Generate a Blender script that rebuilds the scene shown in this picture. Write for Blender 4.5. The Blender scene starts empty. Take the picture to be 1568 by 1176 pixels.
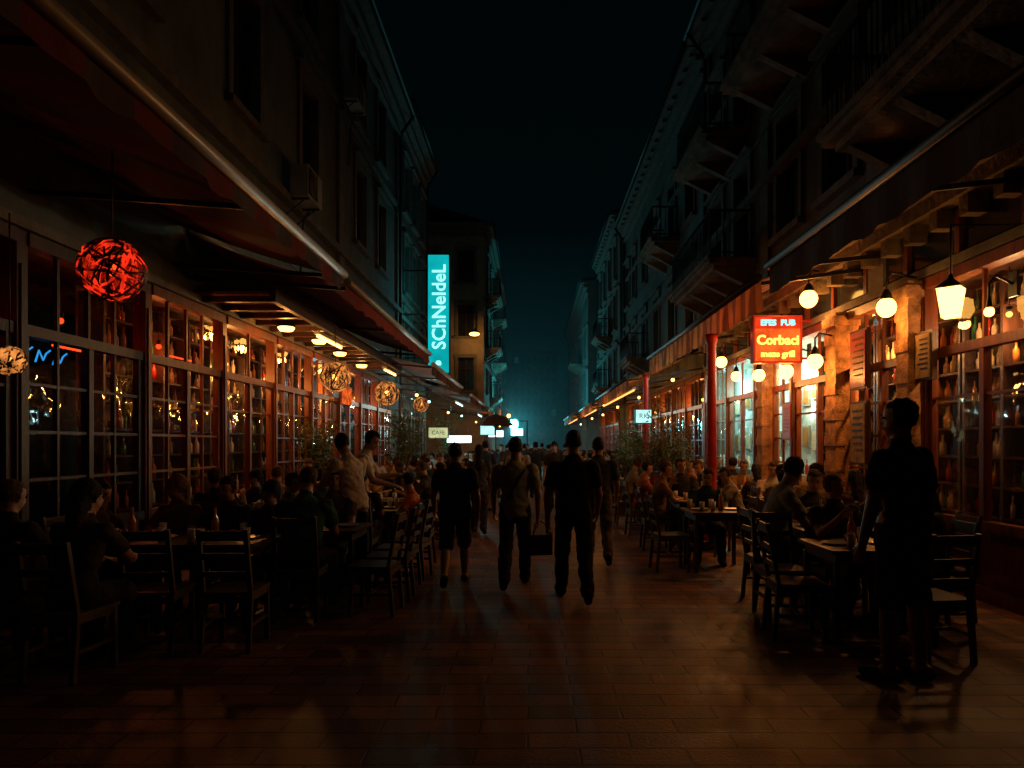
import bpy, math, random
import numpy as np
from mathutils import Vector, Matrix, noise
random.seed(7)
R = random.Random(11)
scene = bpy.context.scene
COL = scene.collection
pi = math.pi
KL = 0.46

# ------------------------------------------------------------------ materials
def new_mat(name):
    m = bpy.data.materials.new(name); m.use_nodes = True
    nt = m.node_tree; nt.nodes.clear()
    out = nt.nodes.new('ShaderNodeOutputMaterial')
    return m, nt, out

def mat(name, c, rough=0.7, var=0.35, scale=4.0, bump=0.15, spec=0.4, metal=0.0, stretch=(1,1,1), bscale=None, transl=0.0):
    m, nt, out = new_mat(name)
    N = nt.nodes; L = nt.links
    b = N.new('ShaderNodeBsdfPrincipled')
    tc = N.new('ShaderNodeTexCoord'); mp = N.new('ShaderNodeMapping'); mp.inputs['Scale'].default_value = stretch
    L.new(tc.outputs['Object'], mp.inputs[0])
    n = N.new('ShaderNodeTexNoise'); n.inputs['Scale'].default_value = scale; n.inputs['Detail'].default_value = 6
    n.inputs['Roughness'].default_value = 0.65
    L.new(mp.outputs[0], n.inputs['Vector'])
    r = N.new('ShaderNodeValToRGB')
    r.color_ramp.elements[0].position = 0.3; r.color_ramp.elements[1].position = 0.7
    r.color_ramp.elements[0].color = tuple(x*(1-var) for x in c)+(1,)
    r.color_ramp.elements[1].color = tuple(min(1,x*(1+var)) for x in c)+(1,)
    L.new(n.outputs[0], r.inputs[0]); L.new(r.outputs[0], b.inputs['Base Color'])
    b.inputs['Roughness'].default_value = rough
    b.inputs['Metallic'].default_value = metal
    b.inputs['Specular IOR Level'].default_value = spec
    if bump > 0:
        n2 = N.new('ShaderNodeTexNoise'); n2.inputs['Scale'].default_value = bscale or scale*6; n2.inputs['Detail'].default_value = 4
        L.new(mp.outputs[0], n2.inputs['Vector'])
        bp = N.new('ShaderNodeBump'); bp.inputs['Strength'].default_value = bump; bp.inputs['Distance'].default_value = 0.02
        L.new(n2.outputs[0], bp.inputs['Height']); L.new(bp.outputs[0], b.inputs['Normal'])
    if transl>0:
        t=N.new('ShaderNodeBsdfTranslucent'); L.new(r.outputs[0],t.inputs[0]); mx=N.new('ShaderNodeMixShader'); mx.inputs[0].default_value=transl
        L.new(b.outputs[0],mx.inputs[1]);L.new(t.outputs[0],mx.inputs[2]);L.new(mx.outputs[0],out.inputs[0])
    else: L.new(b.outputs[0], out.inputs[0])
    return m

def emis(name, c, s, var=0.0, scale=6):
    m, nt, out = new_mat(name)
    e = nt.nodes.new('ShaderNodeEmission'); e.inputs[0].default_value = tuple(c)+(1,); e.inputs[1].default_value = s
    if var > 0:
        tc = nt.nodes.new('ShaderNodeTexCoord')
        n = nt.nodes.new('ShaderNodeTexNoise'); n.inputs['Scale'].default_value = scale
        mr = nt.nodes.new('ShaderNodeMapRange'); mr.inputs[1].default_value=.3; mr.inputs[2].default_value=.7
        mr.inputs[3].default_value = s*(1-var); mr.inputs[4].default_value = s*(1+var)
        nt.links.new(tc.outputs['Object'], n.inputs['Vector']); nt.links.new(n.outputs[0], mr.inputs[0]); nt.links.new(mr.outputs[0], e.inputs[1])
    nt.links.new(e.outputs[0], out.inputs[0])
    return m

def glass_mat(name, tint=(0.9,0.95,0.95), rough=0.03):
    m, nt, out = new_mat(name)
    t = nt.nodes.new('ShaderNodeBsdfTransparent'); t.inputs[0].default_value = tint+(1,)
    g = nt.nodes.new('ShaderNodeBsdfGlossy'); g.inputs['Roughness'].default_value = rough
    f = nt.nodes.new('ShaderNodeFresnel'); f.inputs[0].default_value = 1.75
    tc = nt.nodes.new('ShaderNodeTexCoord'); n = nt.nodes.new('ShaderNodeTexNoise'); n.inputs['Scale'].default_value = 2.5
    bp = nt.nodes.new('ShaderNodeBump'); bp.inputs['Strength'].default_value = 0.4; bp.inputs['Distance'].default_value = 0.03
    nt.links.new(tc.outputs['Object'], n.inputs['Vector']); nt.links.new(n.outputs[0], bp.inputs['Height']); nt.links.new(bp.outputs[0], g.inputs['Normal'])
    mx = nt.nodes.new('ShaderNodeMixShader')
    nt.links.new(f.outputs[0], mx.inputs[0]); nt.links.new(t.outputs[0], mx.inputs[1]); nt.links.new(g.outputs[0], mx.inputs[2])
    nt.links.new(mx.outputs[0], out.inputs[0])
    return m

WARM = (1.0, 0.36, 0.075)
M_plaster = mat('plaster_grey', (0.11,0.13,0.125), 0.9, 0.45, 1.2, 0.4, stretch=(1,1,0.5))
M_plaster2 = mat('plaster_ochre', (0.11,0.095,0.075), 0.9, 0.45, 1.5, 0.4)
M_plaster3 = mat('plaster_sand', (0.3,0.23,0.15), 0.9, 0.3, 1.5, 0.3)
M_stone = mat('stone_trim', (0.14,0.13,0.11), 0.85, 0.35, 5, 0.4)
M_ledge = mat('weathered_stone', (0.2,0.155,0.105), 0.85, 0.6, 2.5, 0.9)
M_wood = mat('dark_timber', (0.045,0.018,0.01), 0.45, 0.5, 3, 0.2, stretch=(6,6,0.7))
M_woodr = mat('red_timber', (0.15,0.038,0.016), 0.4, 0.45, 3, 0.2, stretch=(6,6,0.7))
M_iron = mat('black_iron', (0.02,0.02,0.022), 0.5, 0.2, 8, 0.1, metal=0.3)
M_alu = mat('painted_aluminium', (0.4,0.36,0.3), 0.4, 0.15, 6, 0.05, metal=0.2)
M_dglass = mat('dark_window_glass', (0.02,0.025,0.028), 0.12, 0.4, 1, 0.05, spec=0.7)
M_glass = glass_mat('shop_glass')
M_tile = mat('roof_tile', (0.2,0.09,0.06), 0.85, 0.4, 12, 0.5)
M_fabR = mat('awning_burgundy', (0.14,0.025,0.018), 0.9, 0.3, 3, 0.2, transl=.35)
M_fabD = mat('awning_dark', (0.045,0.025,0.02), 0.9, 0.3, 3, 0.2)
M_fabO = mat('awning_cream', (0.42,0.2,0.08), 0.9, 0.3, 3, 0.2, transl=.45)
M_fabS = mat('awning_rust_stripe', (0.26,0.10,0.035), 0.9, 0.4, 3, 0.2, transl=.4)
M_fabT = mat('awning_brown_stripe', (0.11,0.04,0.02), 0.9, 0.4, 3, 0.2, transl=.4)
M_ceil = mat('soffit_boards', (0.2,0.11,0.06), 0.6, 0.4, 2, 0.3, stretch=(8,0.7,1))
M_chair = mat('chair_wood', (0.07,0.055,0.045), 0.5, 0.35, 4, 0.2, stretch=(4,4,1))
M_table = mat('table_wood', (0.045,0.03,0.024), 0.45, 0.35, 4, 0.15)
M_int = mat('interior_wall', (0.38,0.2,0.09), 0.8, 0.85, 3.5, 0.2)
M_intc = mat('interior_wall_pale', (0.6,0.62,0.58), 0.8, 0.6, 2.0, 0.2)
M_white = mat('white_ceramic', (0.5,0.48,0.43), 0.3, 0.05, 5, 0.0)
M_red = mat('red_paint', (0.3,0.015,0.012), 0.4, 0.3, 5, 0.1)
M_paper = mat('aged_paper', (0.28,0.19,0.1), 0.8, 0.5, 9, 0.1)
M_bot = [mat('bottle_green',(0.04,0.18,0.06),0.12,0.2,5,0,spec=.8), mat('bottle_amber',(0.5,0.18,0.03),0.12,0.2,5,0,spec=.8),
         mat('bottle_clear',(0.7,0.66,0.58),0.1,0.1,5,0,spec=.9), mat('bottle_label',(0.75,0.55,0.35),0.5,0.3,20,0), mat('bottle_red',(0.4,0.03,0.02),0.15,0.2,5,0,spec=.8)]
E_globe = emis('warm_globe', (1.0,0.46,0.085), 8)
E_bulb = emis('warm_bulb', (1.0,0.36,0.05), 6)
E_red = emis('red_glow', (1.0,0.03,0.007), .8, 0.85, 9)
E_redcore = emis('red_core', (1.0,0.05,0.008), 2.5)
E_wick = emis('amber_wicker', (1.0,0.33,0.07), 0.6, 0.85, 12)
E_cyan = emis('cyan_sign_panel', (0.003,0.45,0.48), 0.95, 0.22, 1.5)
E_cyanT = emis('cyan_sign_letters', (0.35,1.0,0.93), 1.3)
E_cold = emis('cold_white', (0.5,1.0,0.97), 4)
E_coldS = emis('cold_tube', (0.45,0.95,1.0), 3)
E_cyanL = emis('cyan_lamp', (0.12,0.95,1.0), 30)
E_redS = emis('red_sign_panel', (1.0,0.05,0.01), .9, 0.35, 4)
E_redSp = emis('orange_sign_glow', (1.0,0.12,0.015), 1.2, 0.5, 4)
E_yel = emis('yellow_letters', (1.0,0.7,0.1), 2.2)
E_blue = emis('blue_glow', (0.03,0.4,1.0), .9)  # blue emission for lamps and for the added glass reflection
E_tube = emis('warm_tube', (1.0,0.48,0.12), 7)
E_edge = emis('awning_edge_glow', (1.0,0.42,0.09), 2.5)  # emission painting the lit front edges of the right awnings

# ------------------------------------------------------------------ mesh builder
class MB:
    def __init__(s): s.v=[]; s.f=[]; s.m=[]; s.sm=[]
    def add(s, vs, fs, m=0, smooth=False):
        o=len(s.v); s.v += [tuple(v) for v in vs]
        for f in fs: s.f.append([i+o for i in f]); s.m.append(m); s.sm.append(smooth)
    def box(s, x0,x1,y0,y1,z0,z1, m=0, mtx=None):
        if x0>x1: x0,x1=x1,x0
        if y0>y1: y0,y1=y1,y0
        if z0>z1: z0,z1=z1,z0
        vs=[(x0,y0,z0),(x1,y0,z0),(x1,y1,z0),(x0,y1,z0),(x0,y0,z1),(x1,y0,z1),(x1,y1,z1),(x0,y1,z1)]
        if mtx is not None: vs=[mtx@Vector(v) for v in vs]
        s.add(vs,[(0,3,2,1),(4,5,6,7),(0,1,5,4),(1,2,6,5),(2,3,7,6),(3,0,4,7)],m)
    def beam(s,p0,p1,w,h,m=0,up=(0,0,1)):
        p0=Vector(p0);p1=Vector(p1);d=(p1-p0).normalized();u=Vector(up)
        if abs(d.dot(u))>.98: u=Vector((0,1,0))
        a=d.cross(u).normalized();b=a.cross(d).normalized()
        vs=[]
        for p in (p0,p1):
            for (i,j) in((-1,-1),(1,-1),(1,1),(-1,1)): vs.append(p+a*i*w/2+b*j*h/2)
        s.add(vs,[(0,1,2,3),(7,6,5,4),(0,4,5,1),(1,5,6,2),(2,6,7,3),(3,7,4,0)],m)
    def tube(s, pts, rad, n=8, m=0, cap=True, closed=False, smooth=True):
        pts=[Vector(p) for p in pts]; k=len(pts)
        if not isinstance(rad,(list,tuple)): rad=[rad]*k
        vs=[]; prev=None
        for i,p in enumerate(pts):
            if closed: d=(pts[(i+1)%k]-pts[i-1]).normalized()
            else: d=(pts[min(i+1,k-1)]-pts[max(i-1,0)]).normalized()
            if prev is None:
                u=Vector((0,0,1)) if abs(d.z)<.9 else Vector((1,0,0))
                a=d.cross(u).normalized()
            else:
                a=(prev-d*prev.dot(d))
                a=a.normalized() if a.length>1e-6 else d.orthogonal().normalized()
            prev=a; b=d.cross(a)
            for j in range(n):
                t=2*pi*j/n; vs.append(p+(a*math.cos(t)+b*math.sin(t))*rad[i])
        fs=[]
        for i in range(k if closed else k-1):
            i2=(i+1)%k
            for j in range(n):
                j2=(j+1)%n; fs.append((i*n+j,i*n+j2,i2*n+j2,i2*n+j))
        s.add(vs,fs,m,smooth)
        if cap and not closed:
            o=len(s.v)-len(vs)
            s.f.append([o+j for j in range(n)][::-1]); s.m.append(m); s.sm.append(False)
            s.f.append([o+(k-1)*n+j for j in range(n)]); s.m.append(m); s.sm.append(False)
    def ell(s,c,r,m=0,seg=14,rings=8,R3=None):
        c=Vector(c); vs=[]
        if not isinstance(r,(list,tuple)): r=(r,r,r)
        R3 = R3 or Matrix.Identity(3)
        vs.append(c+R3@Vector((0,0,r[2])))
        for i in range(1,rings):
            ph=pi*i/rings
            for j in range(seg):
                t=2*pi*j/seg
                vs.append(c+R3@Vector((r[0]*math.sin(ph)*math.cos(t), r[1]*math.sin(ph)*math.sin(t), r[2]*math.cos(ph))))
        vs.append(c+R3@Vector((0,0,-r[2])))
        fs=[]
        for j in range(seg): fs.append((0,1+j,1+(j+1)%seg))
        for i in range(rings-2):
            for j in range(seg):
                a=1+i*seg+j;b=1+i*seg+(j+1)%seg; fs.append((a,a+seg,b+seg,b))
        l=len(vs)-1
        for j in range(seg): fs.append((l,1+(rings-2)*seg+(j+1)%seg,1+(rings-2)*seg+j))
        s.add(vs,fs,m,True)
    def limb(s,p0,p1,r0,r1,n=12):
        s.tube([p0,p1],[r0,r1],n); s.ell(p0,r0*.995,0,n,8); s.ell(p1,r1*.995,0,n,8)
    def lathe(s,c,prof,n=10,m=0):
        vs=[];c=Vector(c)
        for (r,z) in prof:
            for j in range(n):
                t=2*pi*j/n; vs.append(c+Vector((r*math.cos(t),r*math.sin(t),z)))
        fs=[]
        for i in range(len(prof)-1):
            for j in range(n):
                fs.append((i*n+j,i*n+(j+1)%n,(i+1)*n+(j+1)%n,(i+1)*n+j))
        s.add(vs,fs,m,True)
    def mesh(s,name,mats):
        me=bpy.data.meshes.new(name); me.from_pydata(s.v,[],s.f)
        for a in mats: me.materials.append(a)
        me.polygons.foreach_set('material_index',s.m); me.polygons.foreach_set('use_smooth',s.sm)
        me.update(); return me
    def obj(s,name,mats,parent=None,loc=(0,0,0),rz=0):
        return place(s.mesh(name,mats),name,parent,loc,rz)

def place(me,name,parent=None,loc=(0,0,0),rz=0,scale=1):
    o=bpy.data.objects.new(name,me); COL.objects.link(o); o.location=loc; o.rotation_euler=(0,0,rz); o.scale=(scale,)*3
    if parent: o.parent=parent
    return o
def empty(name,loc=(0,0,0),rz=0,parent=None):
    o=bpy.data.objects.new(name,None); COL.objects.link(o); o.location=loc; o.rotation_euler=(0,0,rz)
    if parent:o.parent=parent
    return o
def light(parent,loc,c,w,rad=0.06,name='bulb_light',k=None):
    l=bpy.data.lights.new(name,'POINT'); l.color=c; l.energy=w*(KL if k is None else k); l.shadow_soft_size=rad
    o=bpy.data.objects.new(name,l); COL.objects.link(o); o.location=loc
    if parent:o.parent=parent
    return o

# ------------------------------------------------------------------ ground
def paving():
    m,nt,out=new_mat('paving_blocks'); N=nt.nodes;L=nt.links
    b=N.new('ShaderNodeBsdfPrincipled');L.new(b.outputs[0],out.inputs[0])
    tc=N.new('ShaderNodeTexCoord')
    nw=N.new('ShaderNodeTexNoise');nw.inputs['Scale'].default_value=.8;L.new(tc.outputs['Object'],nw.inputs['Vector'])
    ws=N.new('ShaderNodeVectorMath');ws.operation='SCALE';ws.inputs['Scale'].default_value=.05;L.new(nw.outputs['Color'],ws.inputs[0])
    wa=N.new('ShaderNodeVectorMath');wa.operation='ADD';L.new(tc.outputs['Object'],wa.inputs[0]);L.new(ws.outputs[0],wa.inputs[1])
    br=N.new('ShaderNodeTexBrick'); br.inputs['Scale'].default_value=1; br.inputs['Brick Width'].default_value=.55; br.inputs['Row Height'].default_value=.19
    br.inputs['Mortar Size'].default_value=.009; br.inputs['Mortar Smooth'].default_value=.3; br.inputs['Bias'].default_value=0
    br.inputs['Color1'].default_value=(.25,.12,.075,1); br.inputs['Color2'].default_value=(.09,.048,.036,1); br.inputs['Mortar'].default_value=(.02,.014,.012,1)
    L.new(wa.outputs[0],br.inputs['Vector'])
    n=N.new('ShaderNodeTexNoise'); n.inputs['Scale'].default_value=1.3;n.inputs['Detail'].default_value=8;n.inputs['Roughness'].default_value=.7
    L.new(tc.outputs['Object'],n.inputs['Vector'])
    mr=N.new('ShaderNodeMapRange');mr.inputs[1].default_value=.3;mr.inputs[2].default_value=.7;mr.inputs[3].default_value=.4;mr.inputs[4].default_value=1.3
    L.new(n.outputs[0],mr.inputs[0])
    mx=N.new('ShaderNodeVectorMath');mx.operation='SCALE';L.new(br.outputs['Color'],mx.inputs[0]);L.new(mr.outputs[0],mx.inputs['Scale'])
    L.new(mx.outputs[0],b.inputs['Base Color'])
    r2=N.new('ShaderNodeMapRange');r2.inputs[1].default_value=.3;r2.inputs[2].default_value=.7;r2.inputs[3].default_value=.4;r2.inputs[4].default_value=.66
    L.new(n.outputs[0],r2.inputs[0]);L.new(r2.outputs[0],b.inputs['Roughness'])
    n3=N.new('ShaderNodeTexNoise');n3.inputs['Scale'].default_value=45;n3.inputs['Detail'].default_value=4;L.new(tc.outputs['Object'],n3.inputs['Vector'])
    ma=N.new('ShaderNodeMath');ma.operation='MULTIPLY_ADD';ma.inputs[1].default_value=.5;L.new(n3.outputs[0],ma.inputs[0])
    inv=N.new('ShaderNodeMath');inv.operation='SUBTRACT';inv.inputs[0].default_value=1;L.new(br.outputs['Fac'],inv.inputs[1]);L.new(inv.outputs[0],ma.inputs[2])
    bp=N.new('ShaderNodeBump');bp.inputs['Strength'].default_value=.8;bp.inputs['Distance'].default_value=.012
    L.new(ma.outputs[0],bp.inputs['Height']);L.new(bp.outputs[0],b.inputs['Normal'])
    return m
g=MB(); g.add([(-300,-100,0),(300,-100,0),(300,500,0),(-300,500,0)],[(0,1,2,3)]); g.obj('ground',[mat('asphalt',(.05,.05,.05),.9)])
g=MB(); g.add([(-4.58,-6,.004),(4.58,-6,.004),(4.58,140,.004),(-4.58,140,.004)],[(0,1,2,3)]); g.obj('paved_street',[paving()])

# ------------------------------------------------------------------ shopfront bays (local: y 0..2, +x outward, facade plane x=0)
def bottle(M,x,y,z,mi,h=.28,r=.035):
    M.lathe((x,y,z),[(0,0),(r,0),(r,h*.55),(r*.35,h*.72),(r*.35,h),(0,h)],6,mi)
def bay_frame(kind):
    M=MB() # 0 wood 1 glass 2 panel
    M.box(-.08,.07,0,.13,0,3.5,0); M.box(.07,.09,.03,.10,.3,3.2,0)
    M.box(-.05,.045,.13,2,0,.16,0); M.box(-.03,.02,.13,2,.16,.72,2); M.box(-.06,.06,.13,2,.72,.82,0)
    for yy in (.25,1.2): M.box(.02,.04,yy,yy+.75,.24,.64,0)
    M.box(-.06,.05,.13,2,2.58,2.68,0); M.box(-.07,.09,.13,2,3.38,3.5,0)
    M.box(-.045,.04,1.03,1.10,.82,2.58,0)
    M.box(-.04,.03,.13,.20,.82,2.58,0);M.box(-.04,.03,1.93,2,.82,2.58,0)
    if kind==0:
        for yy in (.6,1.5): M.box(-.02,.02,yy-.015,yy+.015,.82,2.58,0)
        for zz in (1.27,1.71,2.15):
            M.box(-.018,.018,.2,1.03,zz-.015,zz+.015,0);M.box(-.018,.018,1.10,1.93,zz-.015,zz+.015,0)
        for yy in (.6,1.06,1.5): M.box(-.02,.02,yy-.018,yy+.018,2.68,3.38,0)
    else:
        M.box(-.018,.018,.2,1.03,2.1,2.13,0);M.box(-.018,.018,1.10,1.93,2.1,2.13,0)
        M.box(-.02,.02,1.05,1.08,2.68,3.38,0)
    M.add([(-.005,.13,.82),(-.005,2,.82),(-.005,2,2.58),(-.005,.13,2.58)],[(0,1,2,3)],1)
    M.add([(-.005,.13,2.68),(-.005,2,2.68),(-.005,2,3.38),(-.005,.13,3.38)],[(0,1,2,3)],1)
    return M
def bay_inside(kind,depth,rr):
    M=MB() # 0 wall 1 wood 2.. bottles (5)
    d=-depth
    M.add([(d,0,0),(d,2,0),(d,2,3.5),(d,0,3.5)],[(0,1,2,3)],0)
    M.add([(0,0,.02),(0,2,.02),(d,2,.02),(d,0,.02)],[(0,1,2,3)],1)
    M.add([(0,0,3.47),(0,2,3.47),(d,2,3.47),(d,0,3.47)],[(3,2,1,0)],1)
    if kind in (0,2):
        x0=d+.02; 
        for y in (.03,.68,1.33,1.95): M.box(x0,x0+.3,y-.02,y+.02,.1,3.4,1)
        for k in range(9):
            z=.45+k*.33; M.box(x0,x0+.29,.05,1.93,z,z+.025,1)
            y=.1
            while y<1.9:
                if rr.random()<.9 and min(abs(y-q) for q in (.68,1.33))>.05:
                    bottle(M,x0+.14+rr.uniform(-.05,.08),y,z+.026,2+rr.randrange(5),rr.uniform(.2,.29),rr.uniform(.025,.045))
                y+=rr.uniform(.07,.11)
    else:
        for k in range(7):
            y=.1+(k%4)*.46; z=(1.4 if k<4 else 2.3)+rr.uniform(0,.25); M.box(d+.01,d+.04,y,y+.34,z,z+.42,1); M.box(d+.04,d+.045,y+.03,y+.31,z+.03,z+.39,2+rr.randrange(5))
        M.box(d+.35,d+.6,0.02,1.98,.03,1.05,1); 
        y=.1
        while y<1.9: bottle(M,d+.45+rr.uniform(-.08,.08),y,1.051,2+rr.randrange(5)); y+=rr.uniform(.1,.2)
    return M
FR={}
for k in (0,1):
    for nm,wm in (('d',M_wood),('r',M_woodr)):
        FR[(k,nm)]=bay_frame(k).mesh('shopfront_frame',[wm,M_glass,wm])
IN={}
for k in range(4):
    for dp in (.75,1.9):
        IN[(k,dp)]=bay_inside(1 if k==3 else k,dp,random.Random(k*7+int(dp*10))).mesh('shop_interior',[M_intc if k==3 else M_int,M_alu if k==3 else M_wood]+M_bot)

def pendant(parent,loc,w,c=WARM,em=None,r=.07,k=None):
    M=MB(); M.ell((0,0,0),r,0,12,8); M.tube([(0,0,r*.8),(0,0,r+.05)],.03,8,1); M.tube([(0,0,r),(0,0,.5)],.006,5,1)
    o=M.obj('pendant_lamp',[em or E_bulb,M_iron],parent,loc)
    if w>0: light(o,(0,0,-r-.08),c,w,k=k)
    return o

# ------------------------------------------------------------------ buildings
def facade_wall(M,xf,y0,y1,z0,z1,holes,m=0,axis='x'):
    ys=sorted(set([y0,y1]+[h[0] for h in holes]+[h[1] for h in holes]))
    zs=sorted(set([z0,z1]+[h[2] for h in holes]+[h[3] for h in holes]))
    for i in range(len(ys)-1):
        for j in range(len(zs)-1):
            cy=(ys[i]+ys[i+1])/2;cz=(zs[j]+zs[j+1])/2
            if any(h[0]<cy<h[1] and h[2]<cz<h[3] for h in holes): continue
            q=[(ys[i],zs[j]),(ys[i+1],zs[j]),(ys[i+1],zs[j+1]),(ys[i],zs[j+1])]
            M.add([(xf,a,b) if axis=='x' else (a,xf,b) for a,b in q],[(0,1,2,3)],m)
def window_parts(M,T,G,xf,out,a,b,z0,z1,axis='x',ped=True):
    def bx(B,d0,d1,u0,u1,w0,w1,m=0):
        if axis=='x': B.box(xf+out*d0,xf+out*d1,u0,u1,w0,w1,m)
        else: B.box(u0,u1,xf+out*d0,xf+out*d1,w0,w1,m)
    def q(B,pts,m):
        B.add([(xf+out*d,u,w) if axis=='x' else (u,xf+out*d,w) for d,u,w in pts],[(0,1,2,3)],m)
    D=-.2
    q(M,[(0,a,z0),(D,a,z0),(D,a,z1),(0,a,z1)],0);q(M,[(0,b,z0),(D,b,z0),(D,b,z1),(0,b,z1)],0)
    q(M,[(0,a,z0),(D,a,z0),(D,b,z0),(0,b,z0)],0);q(M,[(0,a,z1),(D,a,z1),(D,b,z1),(0,b,z1)],0)
    q(G,[(D+.02,a,z0),(D+.02,b,z0),(D+.02,b,z1),(D+.02,a,z1)],1)
    c=(a+b)/2
    for u0,u1 in ((a+.004,a+.07),(c-.04,c+.04),(b-.07,b-.004)): bx(G,D+.03,D+.09,u0,u1,z0+.004,z1-.004)
    for w0,w1 in ((z0+.004,z0+.08),(z1-.6,z1-.55),(z1-.08,z1-.004)): bx(G,D+.031,D+.086,a+.07,b-.07,w0,w1)
    bx(T,-.02,.06,a-.16,a-.01,z0,z1+.01);bx(T,-.02,.06,b+.01,b+.16,z0,z1+.01)
    bx(T,-.02,.14,a-.22,b+.22,z0-.12,z0-.005)
    bx(T,-.02,.07,a-.18,b+.18,z1+.012,z1+.2)
    if ped: bx(T,-.02,.17,a-.26,b+.26,z1+.2,z1+.28)
def balcony(parent,xf,out,y0,y1,z,dep=1.0):
    M=MB() #0 stone 1 iron
    X=lambda d: xf+out*d
    M.box(X(-.05),X(dep),y0,y1,z,z+.14,0); M.box(X(-.05),X(dep-.12),y0+.12,y1-.12,z-.1,z-.002,0)
    M.box(X(dep-.02),X(dep+.05),y0-.05,y1+.05,z+.09,z+.17,0)
    n=max(2,int((y1-y0)/1.3))
    for i in range(n+1):
        y=y0+.25+(y1-y0-.5)*i/n
        M.add([(X(0),y-.08,z-.1),(X(dep*.8),y-.08,z-.1),(X(0),y-.08,z-.5),(X(0),y+.08,z-.1),(X(dep*.8),y+.08,z-.1),(X(0),y+.08,z-.5)],[(0,1,2),(3,5,4),(0,3,4,1),(1,4,5,2)],0)
    zt=z+1.1
    pth=[(X(.05),y0+.06),(X(dep-.05),y0+.06),(X(dep-.05),y1-.06),(X(.05),y1-.06)]
    for i in range(3):
        p=Vector((*pth[i],0));q=Vector((*pth[i+1],0))
        M.beam((p.x,p.y,zt),(q.x,q.y,zt),.05,.04,1); M.beam((p.x,p.y,z+.24),(q.x,q.y,z+.24),.03,.03,1)
        k=max(2,int((q-p).length/.12))
        for j in range(k+1):
            c=p.lerp(q,j/k); M.tube([(c.x,c.y,z+.14),(c.x,c.y,z+.6),(c.x,c.y,zt)],[.008,.014,.008],5,1)
    return M.obj('balcony',[M_ledge,M_iron],parent)
def building(name,side,xf,y0,y1,h,wins,balcs=(),wm=M_plaster,shops=None,front=False,zb=3.5,pil=()):
    out=-side; root=empty(name)
    M=MB();T=MB();G=MB()
    X=lambda d: xf+out*d
    holes=[(c-w/2,c+w/2,a,b) for c,w,a,b in wins]
    facade_wall(M,xf,y0,y1,zb,h,holes)
    for hh in holes: window_parts(M,T,G,xf,out,*hh)
    DEP=9
    if front:
        fh=[]
        for cx in (1.0,3.0,5.0):
            for z in (4.6,7.6,10.6):
                if z+1.9<h-.6:
                    c=xf-out*cx; fh.append((c-.45,c+.45,z,z+1.8))
        xs=sorted((xf,X(-DEP)))
        facade_wall(M,y0,xs[0],xs[1],0,h,fh,0,'y')
        for a,b,c,d in fh: window_parts(M,T,G,y0,-1,a,b,c,d,'y',False)
        T.box(xs[0]-.35,xs[1]+.35,y0-.4,y0-.01,h-.32,h-.05)
        T.box(xs[0],xs[1],y0-.14,y0-.01,h-.75,h-.55)
    else:
        M.add([(X(0),y0,0),(X(-DEP),y0,0),(X(-DEP),y0,h),(X(0),y0,h)],[(0,1,2,3)],0)
    M.add([(X(0),y1,0),(X(-DEP),y1,0),(X(-DEP),y1,h),(X(0),y1,h)],[(0,1,2,3)],0)
    M.add([(X(-DEP),y0,0),(X(-DEP),y1,0),(X(-DEP),y1,h),(X(-DEP),y0,h)],[(0,1,2,3)],0)
    M.add([(X(0),y0,3.49),(X(-DEP),y0,3.49),(X(-DEP),y1,3.49),(X(0),y1,3.49)],[(0,1,2,3)],0)
    T.box(X(-.02),X(.10),y0,y1,3.52,3.62); T.box(X(-.02),X(.16),y0,y1,6.05 if side<0 else 6.6,6.2 if side<0 else 6.75)
    T.box(X(-.02),X(.09),y0,y1,9.55,9.68)
    T.box(X(-.02),X(.15),y0,y1,h-.85,h-.72);T.box(X(-.02),X(.28),y0,y1,h-.5,h-.3);T.box(X(-.02),X(.5),y0-.1,y1+.1,h-.22,h-.06)
    if side>0:
        n=int((y1-y0)/.75)
        for i in range(n):
            y=y0+.2+i*.75; T.box(X(.0),X(.4),y,y+.12,h-.30,h-.222)
    for p in pil: T.box(X(-.02),X(.09),p-.22,p+.22,3.62,h-.86)
    RF=MB(); RF.add([(X(.55),y0-.1,h-.05),(X(.55),y1+.1,h-.05),(X(-DEP/2),y1+.1,h+1.5),(X(-DEP/2),y0-.1,h+1.5),(X(-DEP),y0-.1,h-.05),(X(-DEP),y1+.1,h-.05)],[(0,1,2,3),(3,2,5,4)],0)
    RF.tube([(X(.58),y0,h-.1),(X(.58),y1,h-.1)],.07,8,1)
    RF.tube([(X(.58),y1-.3,h-.12),(X(.12),y1-.3,h-.8),(X(.12),y1-.3,3.6)],.05,8,1)
    M.obj('walls',[wm],root);T.obj('trim',[M_stone],root);G.obj('windows',[M_wood,M_dglass],root);RF.obj('roof',[M_tile,M_iron],root)
    for b in balcs: balcony(root,xf,out,*b)
    if shops:
        for (ys,fk,wd,ik,dp) in shops:
            if side<0: loc=(xf,ys,0);rz=0
            else: loc=(xf,ys+2,0);rz=pi
            place(FR[(fk,wd)],'shopfront_bay',root,loc,rz); 
            place(IN[(ik,dp)],'shop_interior',root,(xf+side*.001,loc[1],0),rz)
    return root
def wgrid(cs,zs,w=1.0,hh=2.05): return [(c,w,z,z+hh) for c in cs for z in zs]

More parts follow.
